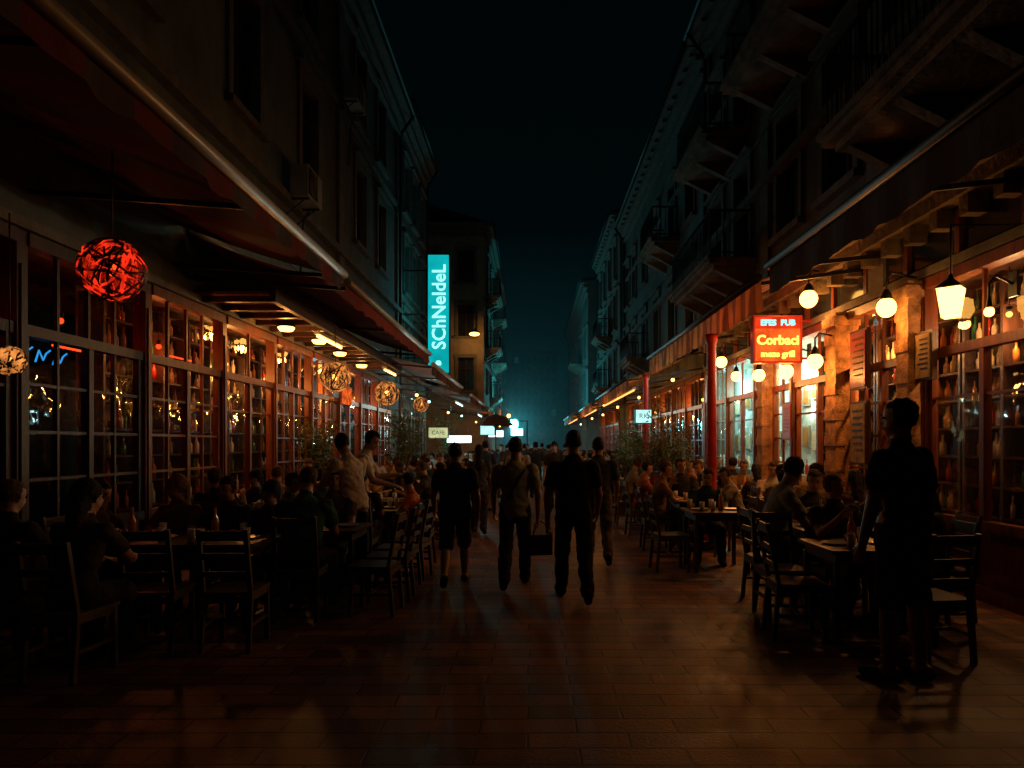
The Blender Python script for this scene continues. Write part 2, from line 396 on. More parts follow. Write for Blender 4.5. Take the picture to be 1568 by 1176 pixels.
rs=random.Random(3)
def shop_list(y0,n,wd,near=None):
    return [(y0+2*i, rs.choice((0,0,1)), wd, rs.choice((0,0,1,2)), rs.choice((.75,1.9))) for i in range(n)]
LY=[-2+2*i for i in range(12)]
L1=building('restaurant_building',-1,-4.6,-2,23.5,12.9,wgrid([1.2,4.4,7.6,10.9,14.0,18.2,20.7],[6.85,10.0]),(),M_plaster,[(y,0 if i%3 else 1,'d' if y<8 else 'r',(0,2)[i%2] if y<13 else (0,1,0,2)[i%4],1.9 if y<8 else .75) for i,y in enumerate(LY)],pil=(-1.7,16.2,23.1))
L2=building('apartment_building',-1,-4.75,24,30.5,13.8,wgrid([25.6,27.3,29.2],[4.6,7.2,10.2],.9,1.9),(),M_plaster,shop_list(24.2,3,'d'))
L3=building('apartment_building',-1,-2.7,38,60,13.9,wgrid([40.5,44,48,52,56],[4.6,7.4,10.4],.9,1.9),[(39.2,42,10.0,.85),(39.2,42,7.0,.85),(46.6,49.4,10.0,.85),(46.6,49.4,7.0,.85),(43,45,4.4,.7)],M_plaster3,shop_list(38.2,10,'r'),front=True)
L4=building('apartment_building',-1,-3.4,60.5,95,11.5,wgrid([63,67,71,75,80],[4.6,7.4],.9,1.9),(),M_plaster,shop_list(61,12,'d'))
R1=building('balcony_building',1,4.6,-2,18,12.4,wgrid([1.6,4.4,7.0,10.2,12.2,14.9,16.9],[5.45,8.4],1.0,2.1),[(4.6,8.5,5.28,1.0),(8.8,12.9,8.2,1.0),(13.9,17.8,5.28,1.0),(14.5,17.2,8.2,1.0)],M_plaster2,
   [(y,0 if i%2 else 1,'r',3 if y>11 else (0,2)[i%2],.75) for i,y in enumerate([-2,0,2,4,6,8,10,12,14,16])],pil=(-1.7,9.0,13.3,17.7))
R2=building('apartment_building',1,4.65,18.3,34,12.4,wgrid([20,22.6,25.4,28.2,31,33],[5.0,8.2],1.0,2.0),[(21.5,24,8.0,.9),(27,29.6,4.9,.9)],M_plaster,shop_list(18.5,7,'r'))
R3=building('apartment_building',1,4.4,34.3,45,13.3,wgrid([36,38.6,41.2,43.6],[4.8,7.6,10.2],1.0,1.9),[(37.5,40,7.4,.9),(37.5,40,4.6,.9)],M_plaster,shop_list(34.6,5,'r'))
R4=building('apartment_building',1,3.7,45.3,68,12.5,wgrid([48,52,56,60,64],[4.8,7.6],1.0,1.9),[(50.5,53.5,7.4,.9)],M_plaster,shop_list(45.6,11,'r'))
M=MB(); M.box(-4,5,130,142,0,19,0); 
for i in range(7):
    for j in range(8):
        x=-3.4+i*1.2; z=3+j*2; M.box(x,x+.7,129.93,129.99,z,z+1.2,2 if rs.random()<.1 else 1)
M.box(-4.3,5.3,129.7,142.3,19,19.4,0)
M.obj('distant_tower_block',[M_plaster,M_dglass,emis('distant_window',(.1,.6,.7),.03)])
M=MB()
for i in range(5):
    x=-60+i*27+ (20 if i>2 else 0); M.box(x,x+22,150,165,0,8+3*(i%3),0); M.box(x-.3,x+22.3,149.7,165.3,8+3*(i%3),8.4+3*(i%3),0)
M.obj('distant_buildings',[M_plaster])

# interior lamps
for y,w,c in [(5.2,2,(1,.05,.02)),(7.2,3.5,(1,.06,.02)),(9.1,34,(1,.2,.035)),(11.1,130,WARM),(13.2,90,WARM),(15.4,40,(.3,.8,1)),(17.1,70,(1,.22,.04)),(19.2,70,(1,.28,.06)),(21.5,60,(.4,.9,1))]:
    pendant(L1,(-4.6-.38,y,2.9 if y!=15.4 else 3.0),w,c,E_bulb if c[2]<.5 and c[1]>.2 else (E_blue if c[2]>.5 else E_redcore),.035,k=.5)
for y,w,c in [(5.3,14,(1,.38,.12)),(7.1,60,(1,.45,.16)),(9.2,110,WARM),(11.1,110,(1,.45,.13)),(12.9,110,(.75,.95,.7)),(15.1,120,(.5,1,.85)),(17.2,100,(.4,.95,.9))]:
    pendant(R1,(4.6+.36,y,2.95),w,c,E_bulb if c[1]<.5 else E_coldS,.03,k=.75)
for y in (20,24,28,32): pendant(R2,(5.0,y,2.9),90,WARM,None,.05)
for y in (25,29): pendant(L2,(-5.15,y,2.9),100,(.5,.9,.8),E_cold,.05)
for y in (36,41): pendant(R3,(4.8,y,2.9),90,WARM,None,.05)

# ------------------------------------------------------------------ awnings
def awning(side,xf,xo,y0,y1,zf,zr,fab,fab2,val=.28,bar=M_alu,stripe=.45):
    M=MB() #0 fabric 1 fabric2 2 bar 3 iron
    n=int((y1-y0)/stripe); dy=(y1-y0)/n
    NS=6
    for i in range(n):
        a=y0+i*dy;b=a+dy;m=i%2
        for k in range(NS):
            t0=k/NS;t1=(k+1)/NS
            def P(t,y): return (xf+(xo-xf)*t, y, zr+(zf-zr)*t-.10*math.sin(pi*t)*(0.7+.3*math.sin(y*2)))
            q=[P(t0,a),P(t0,b),P(t1,b),P(t1,a)]
            M.add(q,[(0,1,2,3)],m,True)
        so=.02*(-side)
        for k in range(3):
            u0=a+dy*k/3;u1=a+dy*(k+1)/3
            f=lambda y:.025*math.sin(y*9)+.015*math.sin(y*4.3)
            zb0=zf-val-.03*math.sin((u0-a)/dy*pi); zb1=zf-val-.03*math.sin((u1-a)/dy*pi)
            M.add([(xo+so,u0,zf+.01),(xo+so,u1,zf+.01),(xo+so+f(u1),u1,zb1),(xo+so+f(u0),u0,zb0)],[(0,1,2,3)],m,True)
    M.tube([(xo-side*.05,y0,zf+.03),(xo-side*.05,y1,zf+.03)],.055,10,2)
    M.tube([(xf-side*.12,y0,zr+.06),(xf-side*.12,y1,zr+.06)],.08,10,2)
    k=max(2,int((y1-y0)/2.5))
    for i in range(k+1):
        y=y0+.15+(y1-y0-.3)*i/k
        M.beam((xf-side*.02,y,zr-.55),(xo,y,zf-.03),.035,.05,3)
    return M.obj('awning',[fab,fab2,bar,M_iron])
awning(-1,-4.6,-2.5,1.0,8.9,3.78,4.45,M_fabD,M_fabR,.16)
awning(-1,-4.6,-2.5,9.05,16.3,3.72,4.4,M_fabR,M_fabR,.18)
awning(-1,-4.6,-2.45,16.5,23.3,3.5,4.2,M_fabD,M_fabR,.2)
awning(-1,-4.75,-2.2,24,30.3,3.3,4.1,M_fabR,M_fabD,.2)
awning(-1,-4.6,-2.0,30.8,37.6,3.1,3.9,M_fabO,M_fabO,.2)
awning(1,4.6,3.15,1.0,9.0,3.92,4.6,M_fabD,M_fabD,.34,M_iron)
awning(1,4.6,3.10,9.2,17.9,3.82,4.55,M_fabS,M_fabT,.40,M_iron,.22)
awning(1,4.65,2.6,18.3,27,3.35,4.2,M_fabS,M_fabO,.3,M_iron)
awning(1,4.65,2.4,27.3,34,3.2,4.0,M_fabO,M_fabO,.3)
awning(1,4.4,2.1,34.5,44,3.1,3.9,M_fabO,M_fabD,.3)
awning(-1,-2.7,-1.5,38.2,50,3.0,3.6,M_fabO,M_fabR,.25)
M=MB()
M.box(-4.55,-3.5,9.2,17.8,3.62,3.66,0)
for i in range(15): M.box(-4.55,-3.45,9.3+i*.6,9.38+i*.6,3.54,3.618,1)
M.box(-3.5,-3.42,9.1,17.9,3.5,3.68,1)
M.obj('timber_canopy',[M_ceil,M_wood])
M=MB(); M.box(4.15,4.59,-2,18,4.28,4.42,0); M.box(4.3,4.59,-2,18,4.12,4.278,0)
for i in range(38): M.box(4.35,4.585,-1.5+i*.52,-1.36+i*.52,3.92,4.118,0)
M.obj('stone_ledge',[M_ledge])
M=MB()
for i in range(20):
    y=-1.8+i*1.0; M.box(4.5,4.58,y,y+.08,3.63,4.1,0)
    M.box(4.55,4.575,y+.1,y+.98,3.66,4.0,1)
M.obj('clerestory_window_row',[M_woodr,M_dglass])
M_pier=mat('brick_pier',(.34,.17,.075),.85,.65,6,1.0)
for y,hw in ((8.05,.13),(9.98,.17),(13.1,.15)):
    M=MB(); M.box(4.36,4.69,y-hw,y+hw,0,3.5,0); M.box(4.32,4.7,y-hw-.04,y+hw+.04,3.3,3.44,0); M.box(4.32,4.7,y-hw-.04,y+hw+.04,0,.25,0)
    for k in range(16):
        if k%2: M.box(4.345,4.5,y-hw-.015,y+hw+.015,.28+k*.185,.28+k*.185+.15,0)
    M.obj('stone_pier',[M_pier])

# ------------------------------------------------------------------ lamps and signs
def globe_lamp(side,x,y,z,w,r=.12,xf=None):
    xf=xf or side*4.6
    root=empty('globe_wall_lamp',(x,y,z))
    M=MB(); M.ell((0,0,0),(r,r,r*1.05),0,16,10)
    M.lathe((0,0,r*.85),[(r*.2,.12),(r*.45,.07),(r*.6,.02),(r*.55,0)],12,1)
    arm=[(0,0,r+.1),(0,0,r+.22),(side*.06,0,r+.3),(xf-x-side*.02,0,r+.22)]
    M.tube(arm,.014,6,1); M.box(xf-x-side*.03,xf-x-side*.005,-.06,.06,r+.1,r+.34,1)
    M.obj('lamp_body',[E_globe,M_iron],root); light(root,(0,0,-r-.1),WARM,w)
for a in [(4.15,10.25,3.78,60,.13),(4.15,8.0,3.2,26,.11),(4.1,14.8,3.38,55,.12),(4.15,12.5,2.86,42,.11),(4.1,9.9,2.8,42,.11),(4.2,11.3,2.8,35,.12),(4.15,13.9,2.98,32,.1)]:
    globe_lamp(1,*a)
root=empty('hanging_lantern',(4.2,6.85,3.0)); M=MB()
M.lathe((0,0,-.13),[(0,0),(.10,0),(.15,.29),(0,.29)],4,0)
M.lathe((0,0,.165),[(.17,0),(.03,.1),(.02,.14),(0,.14)],4,1); M.tube([(0,0,.28),(0,0,.8),(.38,0,.8)],.012,6,1)
M.obj('lantern_body',[E_globe,M_iron],root); light(root,(-.02,0,-.25),WARM,5)
globe_lamp(1,4.35,6.5,2.86,1,.045)

def wicker(loc,r,me,core,c,w,top,n=34):
    root=empty('wicker_ball_lantern',loc); M=MB(); q=random.Random(int(loc[1]*10))
    for k in range(n):
        ax=Vector((q.gauss(0,1),q.gauss(0,1),q.gauss(0,.8))).normalized(); off=q.uniform(-.45,.45)*r
        u=ax.orthogonal().normalized();v=ax.cross(u); rr=math.sqrt(r*r-off*off)
        M.tube([ax*off+(u*math.cos(2*pi*j/26)+v*math.sin(2*pi*j/26))*rr*(1+.03*math.sin(j*1.7+k)) for j in range(26)],q.uniform(.004,.013),4,0 if q.random()<.5 else 2,closed=True)
    M.ell((0,0,0),r*.22,1,12,8); M.tube([(0,0,r*.9),(0,0,top)],.006,5,3)
    M.obj('woven_shade',[me,core,M_woodr if me is E_red else M_wood,M_iron],root); light(root,(0,0,-r*.4),c,w,.05)
wicker((-3.2,5.2,2.93),.225,E_red,E_redcore,(1,.04,.015),6,.9,46)
wicker((-3.0,10.4,2.62),.22,E_wick,E_bulb,WARM,8,.95)
wicker((-3.0,14.1,2.65),.24,E_wick,E_bulb,WARM,12,.95)
wicker((-3.1,19.0,2.7),.2,E_wick,E_bulb,WARM,12,.8)
wicker((-4.25,5.55,2.28),.11,E_wick,E_bulb,(1,.25,.06),1,1.2)
for x,y,w in [(-4.0,11.1,34),(-3.9,12.5,34),(-4.0,14.2,30),(-4.1,16.4,30)]:
    root=empty('ceiling_lamp',(x,y,3.5)); M=MB(); M.lathe((0,0,-.07),[(0,0),(.10,.01),(.13,.05),(.13,.07),(0,.07)],14,0); M.lathe((0,0,-.0),[(.15,0),(.15,.03),(0,.03)],14,1)
    M.obj('lamp_body',[E_globe,M_iron],root); light(root,(0,0,-.16),WARM,w)
for x,y0,y1,z,e_ in [(-3.6,11.4,12.9,3.44,E_tube),(-3.6,16.6,18.0,3.44,E_tube),(-2.7,24.2,26.4,3.1,E_cold),(-2.45,31,33,2.95,E_cold),(2.78,18.6,26.6,3.1,E_edge),(2.58,27.6,33.6,3.0,E_edge),(2.3,35,43,2.9,E_edge)]:  # warm bars on the right are added to draw lit awning edges
    M=MB(); M.box(x-.05,x+.05,y0,y1,z,z+.05,1); M.tube([(x,y0+.05,z-.03),(x,y1-.05,z-.03)],.022,8,0); M.obj('tube_and_edge_glow',[e_,M_alu])
for (x,y,z,w,c) in [(-3.3,19.5,3.0,50,WARM),(-3.4,22.5,3.0,80,(.45,.95,.9)),(-3.2,26,2.8,70,WARM),(-3,29,2.8,110,(.45,.95,.9)),(-2.8,34,2.7,90,WARM),
                  (3.5,17,3.2,60,WARM),(3.2,20.5,3.0,85,WARM),(3.0,24,2.9,95,WARM),(2.9,28,2.8,100,WARM),(2.8,32,2.8,110,WARM),(2.7,38,2.7,130,WARM),(-2,42,2.7,70,WARM)]:
    pendant(None,(x,y,z),w,c,E_globe if c is WARM else E_cold,.045)

def text_mesh(s,size,mt,parent,loc,rot,name='lettering',ext=.01,off=0.0,sx=1):
    cu=bpy.data.curves.new(name,'FONT'); cu.body=s; cu.size=size; cu.extrude=ext; cu.offset=off; cu.align_x='CENTER'; cu.align_y='CENTER'; cu.resolution_u=3
    o=bpy.data.objects.new(name,cu); COL.objects.link(o); bpy.context.view_layer.update()
    me=bpy.data.meshes.new_from_object(o.evaluated_get(bpy.context.evaluated_depsgraph_get())); bpy.data.objects.remove(o)
    me.materials.clear(); me.materials.append(mt)
    o=bpy.data.objects.new(name,me); COL.objects.link(o); o.location=loc; o.rotation_euler=rot; o.parent=parent; o.scale=(sx,1,1)
    return o
root=empty('vertical_neon_sign',(-3.42,25,6.35)); M=MB()
M.box(-.38,.38,-.1,.1,-2.15,2.15,0); M.box(-.41,-.381,-.13,.13,-2.19,2.19,1);M.box(.381,.41,-.13,.13,-2.19,2.19,1);M.box(-.38,.38,-.13,.13,2.151,2.19,1);M.box(-.38,.38,-.13,.13,-2.19,-2.151,1)
for z in (-1.6,0,1.6): M.beam((-.41,0,z),(-1.3,0,z),.05,.05,1)
M.obj('sign_box',[E_cyan,M_iron],root)
text_mesh('SChNeIdeL',.70,E_cyanT,root,(.04,-.115,.25),(pi/2,-pi/2,0),off=.012,sx=.95)
text_mesh('SChNeIdeL',.70,E_cyanT,root,(-.04,.115,.25),(pi/2,-pi/2,pi),off=.012,sx=.95)
M=MB(); M.lathe((0,-.12,-1.88),[(0,0),(.09,.0),(.11,.09),(.07,.17),(0,.18)],12,0); M.obj('sign_dot',[E_cyanT],root)
light(root,(0,-.6,0),(.04,.8,.85),60,.3,'sign_glow'); light(root,(0,.6,0),(.04,.8,.85),40,.3,'sign_glow')
root=empty('restaurant_sign',(3.93,11,3.28)); M=MB()
M.box(-.36,.36,-.07,.07,-.35,.17,0); M.box(-.36,.36,-.07,.07,.172,.35,2); M.box(-.39,.39,-.08,.08,.351,.38,1);M.box(-.39,.39,-.08,.08,-.38,-.351,1);M.box(-.39,-.361,-.08,.08,-.35,.35,1);M.box(.361,.39,-.08,.08,-.35,.35,1)
M.beam((.39,0,.3),(.67,0,.3),.03,.03,1); M.beam((.39,0,-.3),(.67,0,-.3),.03,.03,1)
M.obj('sign_box',[E_redSp,M_red,E_redS],root)
text_mesh('Corbaci',.21,E_yel,root,(0,-.08,-.02),(pi/2,0,0),off=.006); text_mesh('EFES  PUB',.13,E_cyanT,root,(0,-.08,.26),(pi/2,0,0),off=.004); text_mesh('meze grill',.14,E_yel,root,(0,-.08,-.24),(pi/2,0,0),off=.004)
light(root,(0,-.35,-.1),(1,.08,.02),26,.15,'sign_glow'); light(root,(-.3,.3,.1),(1,.08,.02),30,.15,'sign_glow')
def lightbox(name,x,y,z,w,h,e,txt=None,hang=.5):
    root=empty(name,(x,y,z)); M=MB(); M.box(-w/2,w/2,-.05,.05,-h/2,h/2,0)
    for s in (-1,1): M.box(s*(w/2+.001),s*(w/2+.025),-.06,.06,-h/2-.02,h/2+.02,1); M.box(-w/2,w/2,-.06,.06,s*(h/2+.001),s*(h/2+.02),1); M.tube([(s*w*.35,0,h/2),(s*w*.35,0,h/2+hang)],.006,4,1)
    M.obj('sign_box',[e,M_iron],root)
    if txt: text_mesh(txt,h*.55,M_iron,root,(0,-.055,0),(pi/2,0,0),ext=.002)
    return root
E_box=emis('lightbox_white',(.5,.9,.85),1.2,.2,5); E_boxy=emis('lightbox_cream',(.75,.8,.4),.7,.3,5)
r_=lightbox('lightbox_sign',2.6,16,2.25,.36,.30,E_box,'RK',1.1); light(r_,(0,-.3,0),(.6,1,.95),5)
lightbox('lightbox_sign',-2.75,20,1.93,.56,.3,E_boxy,'CAFE',1.5)
r_=lightbox('lightbox_sign',-2.35,22,1.76,.78,.22,E_cold,None,1.6); light(r_,(0,-.3,-.2),(.5,1,1),80)
lightbox('lightbox_sign',-1.9,29,2.25,.6,.5,E_box,None,.9); lightbox('lightbox_sign',-1.75,33,2.1,.7,.3,E_cold,None,.9); lightbox('lightbox_sign',-.9,40,2.3,.7,.4,E_cold,None,.7)
r_=lightbox('lightbox_sign',0.0,44,1.0,.7,.5,E_cold,None,.01); light(r_,(0,-.5,.2),(.6,1,1),160)
M=MB(); 
for s in (-1,1): M.box(s*.2-.02,s*.2+.02,43.96,44.04,.005,.73,0)
M.obj('sign_stand',[M_iron])
M=MB(); M.tube([(-2.6,40,2.95),(-.3,40,2.95)],.03,6,0); M.tube([(-.3,40,0),(-.3,40,3)],.04,6,0); M.obj('sign_gantry',[M_iron])
M=MB(); 
for k in range(3): M.tube([(0,-.35+.25*k,.0),(0,-.3+.25*k,.12),(0,-.24+.25*k,.03),(0,-.2+.25*k,.1),(0,-.14+.25*k,.14)],.009,6,0)
M.obj('blue_reflection_glow',[E_blue],None,(-4.95,6.9,2.42))  # glowing squiggles added behind the pane to stand for a blue reflection
for (y,z) in ((7.2,2.6),(9.4,2.7)):
    M=MB(); M.tube([(0,-.3,0),(0,.3,0)],.012,6,0); M.tube([(0,-.3,.08),(0,.3,.08)],.012,6,0); M.obj('red_neon_sign',[E_redcore],None,(-4.85,y,z))
M=MB(); M.box(-.02,.02,-.35,.35,-.2,.2,0); M.box(-.03,.03,-.38,.38,.201,.23,1); M.obj('menu_board',[emis('orange_board',(1,.14,.02),.7,.6,8),M_wood],None,(-4.45,16.4,2.75))
for (y,z,w,h,c) in [(9.3,2.75,.42,.75,M_red),(7.75,2.6,.28,.5,M_paper),(9.3,1.75,.4,.8,M_paper),(11.9,2.0,.35,.6,M_red)]:
    M=MB(); M.box(4.44,4.50,y-w/2-.03,y+w/2+.03,z-h/2-.03,z+h/2+.03,0); M.box(4.425,4.438,y-w/2,y+w/2,z-h/2,z+h/2,1)
    for k in range(7): M.box(4.42,4.424,y-w*.38,y+w*rs.uniform(.1,.38),z+h*.36-k*h*.11,z+h*.39-k*h*.11,2)
    M.obj('menu_board',[M_wood,c,M_iron if c is not M_red else M_fabO])
for (x,y) in ((2.98,11.35),(2.98,17.9)):
    M=MB(); M.lathe((x,y,.005),[(0,0),(.14,0),(.14,.15),(.09,.2),(.08,.35),(.075,3.25),(.10,3.3),(.10,3.42),(0,3.42)],18,0); M.obj('red_column',[M_red])
root=empty('wall_street_lamp',(-3.1,36.6,7.5)); M=MB(); M.ell((0,0,0),(.28,.2,.1),0,14,8); M.lathe((0,0,.05),[(.32,0),(.2,.12),(0,.14)],12,1); M.tube([(0,0,.18),(0,.6,.45),(0,1.38,.2)],.035,6,1)
M.obj('lamp_body',[E_globe,M_iron],root); light(root,(0,-.05,-.3),(1,.45,.12),90,.1)
root=empty('street_lamp',(-1.25,46,0)); M=MB(); M.tube([(0,0,0),(0,0,2.7)],[.07,.045],8,1); M.ell((0,0,2.95),(.3,.3,.36),0,14,8); M.lathe((0,0,3.25),[(.22,0),(.05,.12),(0,.13)],10,1)
M.obj('lamp_body',[E_cyanL,M_iron],root); light(root,(0,-.5,2.9),(.06,.85,1),1900,.15)
root=empty('street_lamp',(-2.0,58,0)); M=MB(); M.tube([(0,0,0),(0,0,3.8)],[.07,.045],8,1); M.ell((0,0,4),(.16,.16,.16),0,14,8)
M.obj('lamp_body',[E_globe,M_iron],root); light(root,(0,-.3,3.9),WARM,150,.15)

M_ac=mat('ac_white',(.35,.36,.34),.5,.1)
for (x,y,z) in [(-4.6,12.9,6.15),(-4.6,16.4,9.7)]:
    M=MB(); M.box(.18,.5,-.42,.42,0,.58,0); M.box(.5,.515,-.38,.1,.05,.53,1)
    for k in range(5): M.tube([(.52,-.14+.045*(k+1)*math.cos(t*pi/8),.29+.045*(k+1)*math.sin(t*pi/8)) for t in range(16)],.004,4,0,closed=True)
    for s in (-.3,.3): M.beam((0,s,-.02),(.48,s,-.02),.03,.03,1); M.beam((0,s,-.35),(.4,s,-.03),.02,.02,1)
    M.tube([(.3,.42,.1),(.1,.5,-.2),(.05,.5,-1.2)],.02,6,1)
    M.obj('air_conditioner',[M_ac,M_iron],None,(x,y,z))
M=MB()
for (x,y0,y1,z,s) in [(-4.5,0,23,5.0,.12),(-4.5,0,23,9.3,.1),(4.48,0,18,7.7,.1)]:
    M.tube([(x,y0+(y1-y0)*i/40,z-s*abs(math.sin(i*.45))) for i in range(41)],.012,5,0)
M.obj('facade_cables',[M_iron])

# ------------------------------------------------------------------ people
def remesh(M,vox,name):
    me=M.mesh(name,[]); o=bpy.data.objects.new(name,me); COL.objects.link(o)
    md=o.modifiers.new('r','REMESH'); md.mode='VOXEL'; md.voxel_size=vox
    sm=o.modifiers.new('s','SMOOTH'); sm.factor=.5; sm.iterations=2
    bpy.context.view_layer.update()
    r=bpy.data.meshes.new_from_object(o.evaluated_get(bpy.context.evaluated_depsgraph_get()))
    bpy.data.objects.remove(o); return r
def rad(a): return math.radians(a)
SH,PA,SK,HA,SO,EY=0,1,2,3,4,5
def person_mesh(name,lean=2,hip=(20,-18),knee=(6,25),sh=(-15,15),abd=(8,8),el=(12,12),fa=(0,0),head=0,yaw=0,seated=False,shorts=False,longhair=False,palm='in',fat=1.0,female=False,bag=None,habd=(2,2)):
    M=MB(); H=MB(); seg=[]
    pz=.56 if seated else 1.0
    P=Vector((0,0,pz)); ln=rad(lean)
    U=Vector((0,math.sin(ln),math.cos(ln))); F=Vector((0,math.cos(ln),-math.sin(ln))); X=Vector((1,0,0))
    sw=.175 if female else .195
    secs=[(-.10,.115,.10),(-.04,.165,.125),(.04,.172,.128),(.14,.158 if not female else .135,.116*fat),(.25,.168,.12*fat),(.36,.185,.122),(.44,.18,.11),(.49,.12,.085),(.53,.07,.062)]
    vs=[];n=20
    for (t,rx,ry) in secs:
        for j in range(n):
            a=2*pi*j/n; vs.append(P+U*t+X*math.cos(a)*rx*(fat if t<.3 else 1)+F*math.sin(a)*ry)
    fs=[]
    for i in range(len(secs)-1):
        for j in range(n): fs.append((i*n+j,i*n+(j+1)%n,(i+1)*n+(j+1)%n,(i+1)*n+j))
    fs.append(tuple(range(n))[::-1]); fs.append(tuple((len(secs)-1)*n+j for j in range(n)))
    M.add(vs,fs)
    if not seated:
        hv=[];hs=[(-.09,.172,.135),(-.07,.18,.14),(.04,.18,.137),(.12,.165,.12)]
        for (t,rx,ry) in hs:
            for j in range(n):
                a=2*pi*j/n; hv.append(P+U*t+X*math.cos(a)*rx*fat+F*math.sin(a)*ry)
        M.add(hv,[(i*n+j,i*n+(j+1)%n,(i+1)*n+(j+1)%n,(i+1)*n+j) for i in range(3) for j in range(n)]+[tuple(range(n))[::-1],tuple(3*n+j for j in range(n))])
    seg.append((SH,P+U*(.02 if seated else -.06),P+U*.46,.14)); seg.append((PA,P-U*.13,P-U*.12,.12))
    hl=ln+rad(head); HU=Vector((0,math.sin(hl),math.cos(hl))); HF=Vector((0,math.cos(hl),-math.sin(hl)))
    nb=P+U*.5; hc=P+U*.54+HU*.155
    Ry=Matrix.Rotation(-rad(yaw),3,HU); HF=Ry@HF; HX=Ry@X
    M.limb(nb,hc-HU*.05,.064,.058); seg.append((SK,nb+U*.045,hc-HU*.06,.055))
    M.limb(P+U*.44+X*.09,nb+U*.02+X*.02,.05,.05); M.limb(P+U*.44-X*.09,nb+U*.02-X*.02,.05,.05)
    R3=Matrix((HX,HF,HU)).transposed()
    M.ell(hc+HU*.012-HF*.01,(.077,.097,.106),0,18,12,R3); M.ell(hc-HU*.05+HF*.02,(.062,.072,.067),0,14,10,R3)
    M.limb(hc+HU*.005+HF*.085,hc-HU*.028+HF*.104,.009,.014,8)
    M.ell(hc-HU*.058+HF*.088,(.026,.012,.012),0,10,6,R3)
    M.ell(hc-HU*.095+HF*.07,(.02,.02,.018),0,10,6,R3)
    for s in (-1,1): M.ell(hc+HX*s*.076-HU*.012,(.009,.016,.027),0,8,8,R3)
    if longhair:
        M.ell(hc+HU*.02-HF*.03,(.088,.098,.11),0,16,10,R3)
        M.limb(hc-HF*.06,P+U*.36-F*.09,.078,.055)
        seg.append((HA,hc-HF*.07,P+U*.36-F*.1,.085))
    else:
        M.ell(hc+HU*.024-HF*.02,(.082,.098,.096),0,16,10,R3)
    footz=[]
    for i,s in enumerate((-1,1)):
        S=P+U*.435+X*s*sw
        f=rad(sh[i])+0; a=rad(abd[i])
        d1=Vector((s*math.sin(a),math.sin(f)*math.cos(a),-math.cos(f)*math.cos(a)))
        E=S+d1*.29; f2=f+rad(el[i]); a2=rad(fa[i])
        d2=Vector((-s*math.sin(a2),math.sin(f2)*math.cos(a2),-math.cos(f2)*math.cos(a2)))
        W=E+d2*.255
        ff=.92 if female else 1.04
        M.ell(S-X*s*.01,(.074,.074,.072),0,14,10); M.limb(S,S+d1*.17,.068*ff,.066*ff); M.limb(S+d1*.1,E,.05,.043); M.limb(E,W,.044,.028)
        seg.append((SH,S,S+d1*.15,.066));seg.append((SK,S+d1*.19,E,.045));seg.append((SK,E,W,.035))
        if palm=='in' : wr=Vector((0,1,0));nr=Vector((-s,0,0))
        else: wr=Vector((-s,0.2,0));nr=Vector((0,0,-1))
        if abs(d2.dot(wr))>.9: wr=Vector((-s,0,.3))
        w=(wr-d2*d2.dot(wr)).normalized(); nn=d2.cross(w).normalized()
        if nn.dot(nr)<0: nn=-nn
        R4=Matrix((w,nn,d2)).transposed()
        H.limb(W-d2*.02,W+d2*.02,.026,.026,10)
        H.ell(W+d2*.05,(.041,.016,.05),0,12,8,R4)
        for k,(o,l) in enumerate(((.03,.072),(.01,.082),(-.01,.077),(-.029,.06))):
            p=W+d2*.082+w*o; ang=0
            for q in range(3):
                ang+=rad(18+4*k if palm=='in' else 9); dd=d2*math.cos(ang)+nn*math.sin(ang)
                p2=p+dd*l*(.45,.32,.23)[q]; H.limb(p,p2,.0092-.001*q,.0085-.001*q,8); p=p2
        p=W+d2*.025+w*.026; p2=p+(d2*.55+w*.62+nn*.35).normalized()*.045; p3=p2+(d2*.85+w*.2+nn*.3).normalized()*.032
        H.limb(p,p2,.013,.010,8);H.limb(p2,p3,.010,.008,8)
        Hp=P-U*.02+X*s*.09; f=rad(hip[i]);a=rad(habd[i])
        d1=Vector((s*math.sin(a),math.sin(f)*math.cos(a),-math.cos(f)*math.cos(a)));K=Hp+d1*.43
        f2=f-rad(knee[i]); d2=Vector((s*math.sin(a)*.3,math.sin(f2),-math.cos(f2)));A=K+d2*.41
        if shorts:
            M.limb(Hp,Hp+d1*.40,.098,.090); M.limb(K,K+d2*.14,.055,.06); M.limb(K+d2*.14,A,.06,.036)
            seg.append((PA,Hp,Hp+d1*.38,.09));seg.append((SK,K+d2*.03,A,.05))
        else:
            M.limb(Hp,K,.098,.078); M.limb(K,K+d2*.16,.077,.074); M.limb(K+d2*.16,A+d2*.02,.074,.062)
            seg.append((PA,Hp,K,.085));seg.append((PA,K,A,.065))
        fp=0 if (seated or knee[i]<15) else rad(-min(40,knee[i]*.9))
        FD=Vector((s*.12,math.cos(fp),math.sin(fp))).normalized()
        Hl=A-FD*.05-Vector((0,0,.035)); T=A+FD*.16-Vector((0,0,.045))
        M.limb(A,Hl,.042,.038);M.limb(Hl,T,.038,.034);M.limb(Hl+Vector((0,0,.015)),T-FD*.03,.047,.044); M.limb(A,T-FD*.06,.045,.037)
        seg.append((SO,Hl,T,.045)); footz.append(min(Hl.z-.038,T.z-.034))
    me=remesh(M,.0135,name)
    nv=len(me.vertices); co=np.empty(nv*3,dtype=np.float32); me.vertices.foreach_get('co',co); co=co.reshape(-1,3)
    no=np.empty(nv*3,dtype=np.float32); me.vertices.foreach_get('normal',no); no=no.reshape(-1,3)
